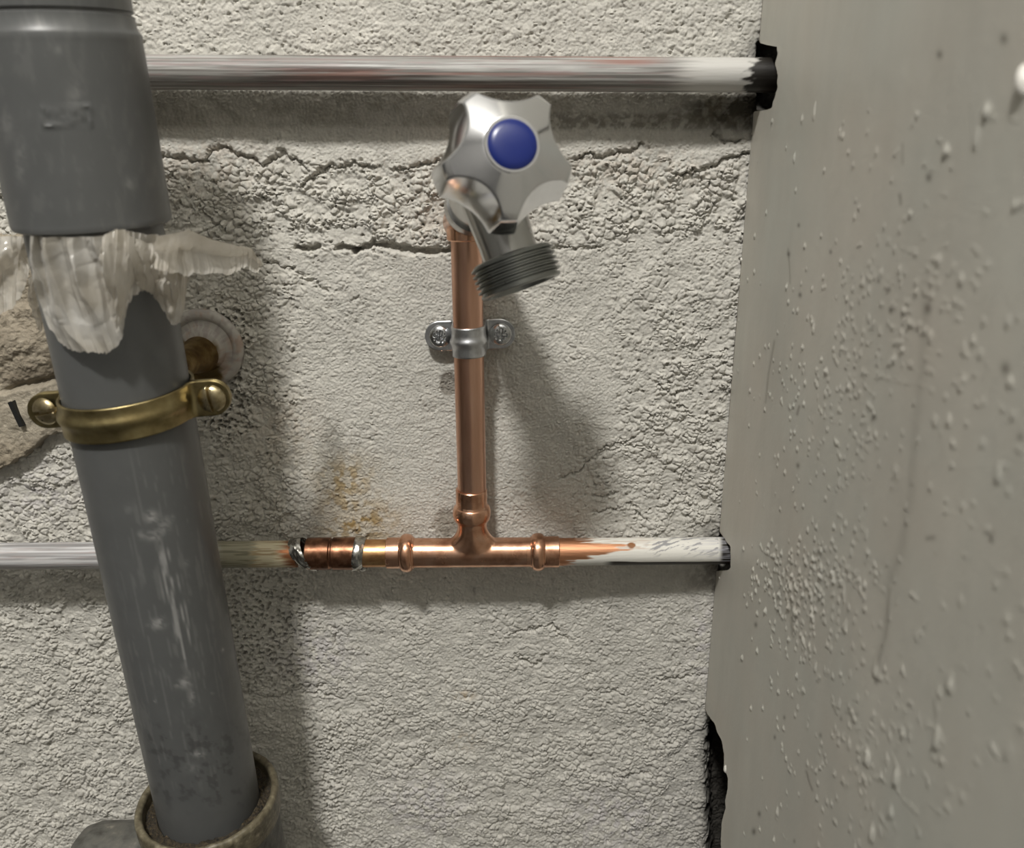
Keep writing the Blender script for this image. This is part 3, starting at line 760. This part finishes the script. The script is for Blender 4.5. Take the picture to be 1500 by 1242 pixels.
for (a_, rot_) in ((-.0153, .3), (.0157, .1)):
    c = (sc_c.x+a_*math.cos(tl), -(tabd+.0004), sc_c.z+a_*math.sin(tl))
    sw = screw('screw', c, (0.06*np.sign(a_), -1, .05), (0, 0, 1), .0058, .0026, MSCR, sad, cross=True, rot=rot_)
    lathe('screw_shank', (c[0], .006, c[2]), (0, -1, 0), [(0, .0001), (0, .0018), (tabd+.005, .0018), (tabd+.005, .0001)], MSCR, sw, n=16)

# ================================================================== tap
TA = Vector((r1.x, -.021, P(684, 318, .021).z))          # where the elbow turns
kc = P(731.5, 243, .112)                                    # middle of the handle's back
tax = (kc-TA).normalized()
tap = thing('water_tap', 'chrome stop tap with star handle and blue cap, threaded outlet pointing down', 'tap', TA)
# elbow on top of the riser
ez_ = P(683, 352, .021)
up_ = (TA-ez_)
lathe('elbow_socket', ez_, up_, [(0, .0076), (0, .0088), (.0006, .0094), (.006, .0094), (.0066, .0088), (.008, .0086), (up_.length+.006, .0086), (up_.length+.010, .006), (up_.length+.0115, .0001)], MCUT, tap)
lathe('elbow_outlet', TA-tax*.014, tax, [(0, .0001), (0, .0090), (.001, .0096), (.030, .0096), (.031, .0110), (.040, .0110), (.040, .0001)], MCUT, tap)
lathe('rosette', TA+tax*.020, tax, [(0, .012), (0, .0116), (.0015, .0126), (.004, .0126), (.009, .0120), (.011, .0125), (.011, .011)], MCRB, tap)
lathe('tap_body', TA+tax*.028, tax, [(0, .0001), (0, .0115), (.012, .0115), (.016, .0130), (.022, .0138), (.048, .0138), (.053, .0130), (.058, .0115), (.066, .0105), (.069, .0105), (.069, .0001)], MCRB, tap, n=80)
lathe('packing_nut', TA+tax*.082, tax, [(0, .0001), (0, .0112), (.001, .012), (.008, .012), (.009, .011), (.009, .0001)], MCRB, tap, n=6, sharp=20)
# outlet
oc = P(757, 400, .092); ob = TA+tax*.066
ob = Vector(ob)
oax = (oc-ob).normalized()
oax = (oax+Vector((0, .02, 0))).normalized()
ob = oc-oax*(oc-ob).length
Lo = (oc-ob).length
lathe('outlet_neck', ob, oax, [(0, .0001), (0, .0128), (Lo-.013, .0113), (Lo-.0065, .0113), (Lo-.006, .0001)], MCRB, tap, n=72)
pr = [(0, .0100), (0, .0155), (.0006, .0163)]
LT = .0128; nth = 5
t = .0010
for k in range(nth):
    p_ = LT/nth*.86
    pr += [(t, .0163), (t+p_*.18, .0173), (t+p_*.42, .0173), (t+p_*.62, .0158), (t+p_*.92, .0158)]; t += p_
pr += [(t, .0166), (t+.0009, .0166), (t+.0014, .0160), (t+.0014, .0138), (t-.004, .0130), (t-.010, .0126)]
thr = lathe('threaded_outlet', oc-oax*.0072, oax, pr, MTHR, tap, n=96, caps=False, sharp=30)
lathe('outlet_bore', oc+oax*.0036, oax, [(0, .0001), (0, .0137), (.0005, .0137), (.0005, .0001)], MBORE_SHADE, thr, n=48)  # black disc just inside the rim stands in for shade in the bore
# star handle
def handle():
    a, s, u = frame_of((tax+Vector((.02, 0, .05))).normalized()); a, s, u = map(np.array, (a, s, u))
    N, Hk = 288, .0235
    th = np.linspace(0, 2*math.pi, N, endpoint=False)
    rows = []
    tips = -math.pi/2 + R(2)
    # profile of the uncut dome: (w, r)
    t = np.linspace(0, 1, 90)
    wv, rv = [], []
    for q in np.linspace(0, 1, 30): wv.append(.0004+.0126*q); rv.append(.0252-.0012*q)
    for q in np.linspace(0, 1, 30)[1:]:                     # rolled shoulder
        a0, a1 = math.pi*.03, math.pi*.345
        an = a0+(a1-a0)*q; wv.append(.0130+.0062*(math.sin(an)-math.sin(a0))); rv.append(.0240-.0048*(math.cos(a0)-math.cos(an)))
    w1, r1_ = wv[-1], rv[-1]
    for q in np.linspace(0, 1, 40)[1:]:                     # gently domed face up to the cap
        rv.append(r1_+(.0098-r1_)*q); wv.append(w1+(.0234-w1)*(q*1.08-.08*q*q))
    wv = np.array(wv); rv = np.array(rv)
    # start with the closed back
    for r_ in (.0001, .010, .0200): rows.append((0.0, np.full(N, r_)))
    for w_, r_ in zip(wv, rv):
        q = w_/Hk
        rho = .0205; cc = rho+.0200-.0050*q**1.4
        lim = np.full(N, 1.0)
        for k in range(5):
            dl = (th-tips-math.pi/5-k*2*math.pi/5+math.pi) % (2*math.pi)-math.pi
            disc = rho**2-(cc*np.sin(dl))**2
            ok = (disc > 0) & (np.cos(dl) > 0)
            lim = np.where(ok, np.minimum(lim, cc*np.cos(dl)-np.sqrt(np.maximum(disc, 0))), lim)
        kk = .0007
        lim = np.minimum(lim, .05)
        hmix = np.clip(.5+.5*(lim-r_)/kk, 0, 1)
        rr = lim*(1-hmix)+r_*hmix-kk*hmix*(1-hmix)
        rows.append((w_, rr))
    V = []
    org = np.array(kc)
    for w_, rr in rows:
        V.append(org+w_*a+(rr*np.cos(th))[:, None]*s+(rr*np.sin(th))[:, None]*u)
    V.append(org+(Hk+.0002)*a+0.0001*(np.cos(th)[:, None]*s+np.sin(th)[:, None]*u))
    hd = gridmesh('star_handle', np.array(V), MCR, tap, closed=True)
    c0 = org+a*(Hk-.0007)
    lathe('cap_ring', c0, a, [(0, .0080), (0, .0096), (.0008, .0097), (.0013, .0093), (.0013, .0084), (.0004, .0082)], MCR, hd, n=64, caps=False)
    lathe('cold_cap', c0, a, [(0, .0001), (0, .0086), (.0013, .0086), (.0019, .0080), (.0024, .0060), (.0027, .0030), (.0028, .0001)], MBLUE, hd, n=64)
handle()

# ================================================================== grey drain pipe
G0, G1 = P(176, 520, .093), P(301, 1150, .077)
gd = (G0-G1).normalized()                                   # upwards
def gax(z): return G0+gd*((z-G0.z)/gd.z)
def gz(px_, py_, d):                                        # height on the axis of something seen at py_
    return P(px_, py_, d).z
PVC = np.array([.105, .108, .108])
def drain_col(V):
    px, py = proj(V); c = np.ones(V.shape[:2]+(3,))*PVC
    ct = (px-300-(py-1150)*.197)                          # sideways from the axis, px
    n1 = fbm(ct*.30, py*.02, 1, 4); n2 = fbm(ct*.12, py*.10, 3, 4); n3 = fbm(ct*.25+5, py*.25, 5, 3)
    front = (V[..., 1] < -(.5*(.093+.077))) | True
    fr = np.array(V[..., 1] < -.07)
    def add(k, v=.33):
        nonlocal c
        k = np.clip(k*fr, 0, 1)[..., None]; c = c*(1-k)+np.array([v, v, v*.98])*k
    # long scrape: narrow at the top and the bottom
    yt = np.clip((py-795)/(992-795), 0, 1)
    mid = 238 + (py-795)*.21; wd = 4+15*np.sin(np.clip(yt*1.15, 0, 1)*math.pi)**.8
    add(.85*sst(n1, .42, .62)*(1-sst(np.abs(px-mid), wd*.6, wd))*sst(py, 790, 815)*(1-sst(py, 970, 998)))
    for (x, y, rx, ry, k) in [(222, 757, 9, 8, .8), (249, 760, 6, 5, .6), (226, 785, 12, 7, .7), (240, 772, 8, 8, .5), (207, 783, 5, 6, .4), (232, 912, 9, 7, .8), (226, 916, 10, 6, .3), (271, 1000, 8, 7, .8), (260, 1006, 4, 3, .7), (281, 1020, 4, 12, .5),
                              (290, 1104, 9, 4, .7), (282, 1125, 10, 6, .25), (326, 952, 2, 3, .8), (227, 1027, 2, 2, .6), (311, 1015, 2, 2, .6), (273, 825, 4, 5, .3), (188, 745, 6, 8, .15)]:
        add(k*blob(px, py, x, y, rx, ry)*(.25+1.0*sst(n3, .35, .6)))
    add(.35*sst(n1, .60, .70)*box(px, py, 180, 330, 660, 1150, 30), .2)
    add(.30*np.exp(-((px-(302+(py-660)*.155))/3.0)**2)*sst(py, 640, 700), .25)  # rim light painted as a thin paler line down the right side
    k = (.55*sst(n2, .58, .7)*box(px, py, 190, 360, 1060, 1180, 20))[..., None]; c = c*(1-k)+np.array([.05, .05, .05])*k
    return c
zt, zb = gz(100, 330, .1), gz(305, 1207, .078)
a_, b_ = gax(zb-.010), gax(zt+.05); L = (b_-a_).length
drain = lathe('drain_pipe', a_, b_-a_, [(0, .0225)]+fillprof(0, L, .025, .0009)+[(L, .0225)], MPVC, n=180, colf=drain_col, caps=True)
tag(drain, 'long grey plastic drain pipe with white scratches, leaning in front of the wall', 'pipe')
# upper socket
sock = thing('pipe_socket', 'wider grey plastic socket at the top left, pushed over the drain pipe', 'pipe fitting', gax(zt))
def sock_col(V):
    px, py = proj(V); c = np.ones(V.shape[:2]+(3,))*PVC
    n1 = fbm(px*.12, py*.03, 1, 4); n3 = fbm(px*.2, py*.2, 5, 3)
    def add(k, v=.3):
        nonlocal c
        k = np.clip(k, 0, 1)[..., None]; c = c*(1-k)+np.array([v, v, v*.97])*k
    for (x, y, rx, ry, k) in [(55, 36, 10, 5, .6), (86, 75, 5, 8, .35), (190, 270, 5, 8, .45), (30, 235, 8, 30, .3), (10, 180, 8, 14, .3), (110, 140, 8, 14, .25)]:
        add(k*blob(px, py, x, y, rx, ry)*(.3+sst(n3, .35, .6)))
    add(.22*sst(n1, .56, .7), .19)
    return c
za = gz(131, 338, .125); ztop = gz(90, 33, .13); a_ = gax(za); ax_ = gd
Ls = (gax(ztop)-a_).length
pr = [(.001, .0252), (0, .0262), (0, .0276), (.0006, .0284), (.0020, .0287)]+fillprof(.003, Ls-.003, .0286, .0010)+[(Ls-.001, .0288), (Ls, .0284), (Ls+.0012, .0274), (Ls+.0055, .0272), (Ls+.0060, .0262), (Ls+.0068, .0262), (Ls+.0072, .0270), (Ls+.05, .0270), (Ls+.05, .0255)]
V = lathe_pts(a_, ax_, pr, 220)
px_, py_ = proj(V); fr = V[..., 1] < -.10
ctr = np.array(a_)+np.array(pr)[:, 0, None]*np.array(ax_)
# moulded mark: a raised frame with two worn lines inside, too worn to read
sx = px_-.197*(py_-170)*1.0
frame_ = np.maximum(box(px_, py_, 62, 134, 153, 187, 1.0)-box(px_, py_, 65, 131, 156, 184, 1.0), 0)
worn = box(px_, py_, 70, 126, 160, 180, 2)*sst(fbm(px_*.25, py_*.3, 3, 2), .52, .6)
V = ctr[:, None]+(V-ctr[:, None])*(1+fr*(.020*frame_+.014*worn))[..., None]
gridmesh('socket_body', V, MPVC, sock, closed=True, col=sock_col(V), sharp=40)

# ================================================================== lower fitting (branch socket)
low = thing('drain_branch', 'dirty grey branch fitting the drain pipe stands in, at the bottom left', 'pipe fitting', gax(gz(305, 1242, .078)))
zr = gz(306, 1176, .0785); c0 = gax(zr)
lip = [(-.006, .0312)]+[(.0005+.0026*math.sin(t), .0334-.0020*math.cos(t)) for t in np.linspace(-.3, math.pi+.3, 18)]+[(-.005, .0353), (-.012, .0348)]
V = lathe_pts(c0, gd, lip, 120)
px_, py_ = proj(V); th = np.linspace(0, 2*math.pi, 120, endpoint=False)[None]
V = V+np.array(gd)*(.0006*(fbm(th*6+0*V[..., 0], 0*V[..., 0]+2, 2)-.5)*2)[..., None]
gridmesh('lip', V, MLIP, low, closed=True)
# dirt bed between lip and pipe: its inner rim meets the pipe
rr = np.linspace(.0253, .0318, 10); th = np.linspace(0, 2*math.pi, 140, endpoint=False)
a, s, u = map(np.array, frame_of(gd))
V = np.array([[np.array(c0)+a*(-.0040+.0035*(1-min(1, (r_-.0248)/.004))*.6+.0022*(vnoise(np.array(40*r_*100), np.array(t_*9), 2)-.5)+.0015*(vnoise(np.array(r_*900), np.array(t_*25), 4)-.5))+r_*(math.cos(t_)*s+math.sin(t_)*u) for t_ in th] for r_ in rr])
gridmesh('dirt_bed', V, MDIRT, low, closed=True, flip=True)
lathe('branch_body', c0-gd*.120, gd, [(0, .0300), (0, .0335), (.055, .0335), (.095, .0335), (.104, .0338), (.112, .0346), (.1135, .0330)], MPVCD, low, n=96, caps=False)
zax = -.3665
sx0 = gax(zax); xl = P(96, 1225, .078).x
lathe('side_branch', Vector((sx0.x, sx0.y, zax)), (-1, -.02, .0), [(.029, .0001), (.029, .0255), (.0360, .0255), (.0362, .0268), (.0385, .0270), (.0390, .0258), (sx0.x-xl-.010, .0256), (sx0.x-xl-.004, .0236), (sx0.x-xl-.001, .020), (sx0.x-xl, .015), (sx0.x-xl, .0001)], MPVCD, low, n=80)

# ================================================================== brass pipe clip on a stand-off
zc_ = gz(190, 590, .0905); gc = gax(zc_)
clip = thing('brass_clip', 'brass two-piece pipe clip with slotted screws around the grey drain pipe', 'pipe clip', gc)
a, s, u = frame_of(gd, (0, -1, 0))
# local axes: up the pipe = gd, across = X-ish, out = towards the room
acr = Vector((1, 0, 0)); acr = (acr-gd*acr.dot(gd)).normalized(); out_ = gd.cross(acr).normalized()
if out_.y > 0: out_ = -out_
acr_t = (acr+gd*.06).normalized()
def half(sign, name):
    Rr = .0268; rows = []; pts = []
    for x in np.linspace(-.0432, -.0290, 22): pts.append((x, .0012, 0))
    pts += [(-.0280, .0014, .0), (-.0270, .0024, .3), (-.0266, .0048, .7)]
    for t in np.linspace(math.pi-.20, .20, 64): pts.append((Rr*math.cos(t), Rr*math.sin(t), 1))
    pts += [(-p[0], p[1], p[2]) for p in pts[:25][::-1]]
    Rw = .0078
    for (x, o_, k) in pts:
        e = .0432-abs(x); hw = Rw if e > Rw else max(math.sqrt(max(Rw*Rw-(Rw-e)**2, 1e-9)), .0004)
        if k > .1: hw = Rw-.0006*k
        row = []
        for v in np.linspace(-1, 1, 25):
            z_ = v*hw; rib = .0013*k*math.exp(-((z_-.0005)/.0024)**2)
            f_ = 1+rib/Rr*(k > .9)
            row.append(gc+acr_t*(x*f_)+out_*(sign*(o_*f_+.0002))+gd*z_)
        rows.append(row)
    o = gridmesh(name, np.array([[list(p) for p in r] for r in rows]), MBRASS, clip, flip=(sign > 0))
    md = o.modifiers.new('thick', 'SOLIDIFY'); md.thickness = .0013; md.offset = -1
    return o
half(1, 'front_band'); half(-1, 'rear_band')
for (x, rot_) in ((-.0352, 1.35), (.0356, -.12)):
    screw('screw', gc+acr_t*x+out_*.0012, out_+acr*(.06 if x > 0 else -.25), gd, .0060, .0034, MBRS, clip, rot=rot_, slot=.14)
# stand-off post and its wall plate
wp = P(312, 522, .0); 
pa = Vector((wp.x, 0, zc_+.001)); 
pb = gc-out_*.026
lathe('standoff_post', Vector((pb.x, -.004, pb.z)), pb+Vector((0, 0, 0))-Vector((pb.x, -.004, pb.z)), [(0, .0001), (0, .0100), (.010, .0085), (.018, .0065), ((pb.y*-1)-.004, .0060), ((pb.y*-1)-.004, .0001)], MBRASSD, clip, n=40)
def plate_col(V):
    px, py = proj(V); c = np.zeros(V.shape[:2]+(4,)); c[..., :] = (.17, .115, .045, .7)
    n3 = fbm(px*.08, py*.05, 3, 4); r_ = np.hypot(px-298, py-522)
    ang = np.arctan2(py-522, px-298)
    k = sst(np.hypot(px-281, py-548)+26*(n3-.5), 46, 52)
    c = lay(c, k, (.40, .38, .35)); c = lay(c, k*sst(fbm(ang*9, r_*.12, 2, 3), .5, .62)*.5, (.23, .20, .19)); c = lay(c, k*sst(n3, .55, .65)*.5, (.36, .24, .17))
    return c
lathe('wall_plate', (pb.x+.0005, .003, pb.z+.002), (0, -1, 0), [(0, .0001), (0, .0208)]+[(.0045+.0025*math.sin(t), .0175+.0033*math.cos(t)) for t in np.linspace(-.6, math.pi*.6, 14)]+[(.0055, .0150), (.0062, .0120), (.0095, .0105), (.0105, .0085), (.0105, .0001)], MPAINT, clip, n=96, colf=plate_col)

# ================================================================== plastic film
film = thing('plastic_film', 'crumpled translucent plastic film wrapped around the drain pipe under the socket', 'plastic film', gax(gz(150, 430, .1)))
def film_sheet(name, cols, depthf, seed, pleat, npl, crumple, nu=150, nv=60, lift=0.0):
    """cols: (px, top y, bottom y); depthf(px, py, t) -> distance from the wall; pleats run down the sheet"""
    ix = np.arange(len(cols)); s_ = np.linspace(0, len(cols)-1, nu)
    X, T0, B0, XE = [np.interp(s_, ix, [c[k] if k < len(c) else c[0] for c in cols]) for k in range(4)]
    for _ in range(3):
        for A in (X, T0, B0, XE): A[1:-1] = .25*A[:-2]+.5*A[1:-1]+.25*A[2:]
    B0 = B0 + 4*(fbm(s_*2.3+seed, s_*0, 2, 3)-.5)*2 + 2.5*(vnoise(s_*9+seed, s_*0, 3)-.5)
    t = np.linspace(0, 1, nv)[:, None]; S = np.repeat((s_/(len(cols)-1))[None], nv, 0); T = np.repeat(t, nu, 1)
    Wd = X[-1]-X[0]
    PXX = X[None] + (XE-X)[None]*T**1.5 + Wd*.035*(fbm(S*4+seed, T*2.2, 5, 2)-.5)*2*np.sin(math.pi*T*.9)
    PYY = T0[None]+(B0-T0)[None]*T
    pts = np.zeros((nv, nu, 3))
    for i in range(nv):
        for j in range(nu):
            pts[i, j] = P(PXX[i, j], PYY[i, j], depthf(PXX[i, j], PYY[i, j], T[i, j]))
    ph = S*npl + .9*(fbm(S*3+seed, T*.75, 1, 3)-.5)*2 + .5*T*(S-.5)
    tri = np.abs((ph % 1.0)*2-1)                               # sharp on one side, soft on the other
    ph2 = S*npl*2.6+seed*.37 + 1.0*(fbm(S*5+seed, T*1.1, 4, 3)-.5)*2
    tri = tri + .24*(np.abs((ph2 % 1.0)*2-1)**1.6-.4)
    tri = np.maximum(tri, 0)
    f1, f2, ii = worley(S*Wd/20.0+seed + .8*(vnoise(S*9, T*5, 2)-.5), T*(B0-T0)[None]/26.0+seed, 6)
    fold = pleat*(tri**1.4-.4)*(.35+.65*np.sin(np.clip(T*1.15+.12, 0, 1)*math.pi)**.6)
    disp = fold + crumple*(np.minimum(f2-f1, .5)*1.6 - .5 + 1.3*(ii-.5)*sst(f2-f1, 0, .35)) + lift*T
    pts[..., 1] -= disp
    return gridmesh(name, pts, MFILM, film)
def on_pipe(gap):
    def f_(px_, py_, t):
        z_ = P(px_, py_, .105).z; c = gax(z_); x_ = P(px_, py_, -c.y+.015).x
        u_ = max(-.96, min(.96, (x_-c.x)/.0275))
        return -c.y+.0275*math.sqrt(1-u_*u_)+gap
    return f_
fp = on_pipe(.0030)
FRONT = [(44, 344, 480, 76), (50, 345, 500, 88), (58, 346, 509, 102), (70, 347, 512, 116), (83, 347, 514, 130), (97, 347, 516, 144), (111, 347, 517, 155), (125, 347, 515, 163), (139, 346, 511, 170), (153, 345, 503, 177), (166, 340, 490, 183), (177, 338, 468, 187),
         (186, 338, 447, 190), (193, 340, 437, 193), (201, 341, 431, 201), (209, 342, 427, 209), (220, 343, 429, 220), (229, 344, 434, 229), (240, 345, 456, 240), (248, 345, 468, 248), (256, 345, 478, 256), (264, 345, 470, 264), (271, 346, 448, 271), (279, 347, 408, 279)]
film_sheet('film_front', FRONT, fp, 4, .0062, 6.6, .00035, nu=300, nv=120, lift=.001)
# the loop that stands out over the middle, and the rag on the right of the pipe
film_sheet('film_fold', [(148, 348, 400), (158, 342, 450), (168, 336, 488), (177, 336, 484), (184, 338, 452), (190, 342, 425), (196, 348, 412)], lambda a_, b_, t: fp(a_, b_, t)+.004+.005*math.sin(math.pi*min(1, t+.05)), 15, .0052, 2.0, .0006, nu=110, nv=90)
film_sheet('film_fold', [(196, 350, 408), (206, 352, 424), (218, 356, 428), (230, 356, 430), (243, 353, 452), (254, 350, 470), (262, 348, 430)], lambda a_, b_, t: fp(a_, b_, t)+.003+.004*math.sin(math.pi*t), 19, .0046, 3.4, .0018, nu=120, nv=80)
def wing_depth(px_, py_, t):
    k = min(max((px_-232)/148.0, 0), 1)
    return .1215-.054*k+.010*abs(t-.45)*(1-k*.3)*2
film_sheet('film_wing', [(226, 345, 392), (245, 344, 397), (262, 340, 402), (276, 336, 403), (292, 344, 401), (310, 351, 402), (336, 357, 402), (350, 360, 396), (360, 361, 390), (369, 363, 396), (376, 374, 402), (382, 383, 393)],
           wing_depth, 27, .0030, 2.2, .0006, nu=170, nv=70)
def left_depth(px_, py_, t):
    k = (px_+40)/105.0
    return .058+.034*k+.005*math.sin(t*6.5+px_*.04)*(1.2-k)
film_sheet('film_left', [(-45, 348, 476), (-20, 347, 470), (0, 346, 462), (14, 346, 456), (26, 346, 440), (34, 347, 424), (40, 350, 404), (44, 358, 385)], left_depth, 33, .0045, 1.6, .0006, nu=150, nv=90)
film_sheet('film_strip', [(40, 408, 432), (48, 404, 462), (55, 410, 482), (60, 425, 486), (63, 440, 476)], lambda a_, b_, t: .072+.004*math.sin(t*5), 41, .003, 1.4, .001, nu=70, nv=70)
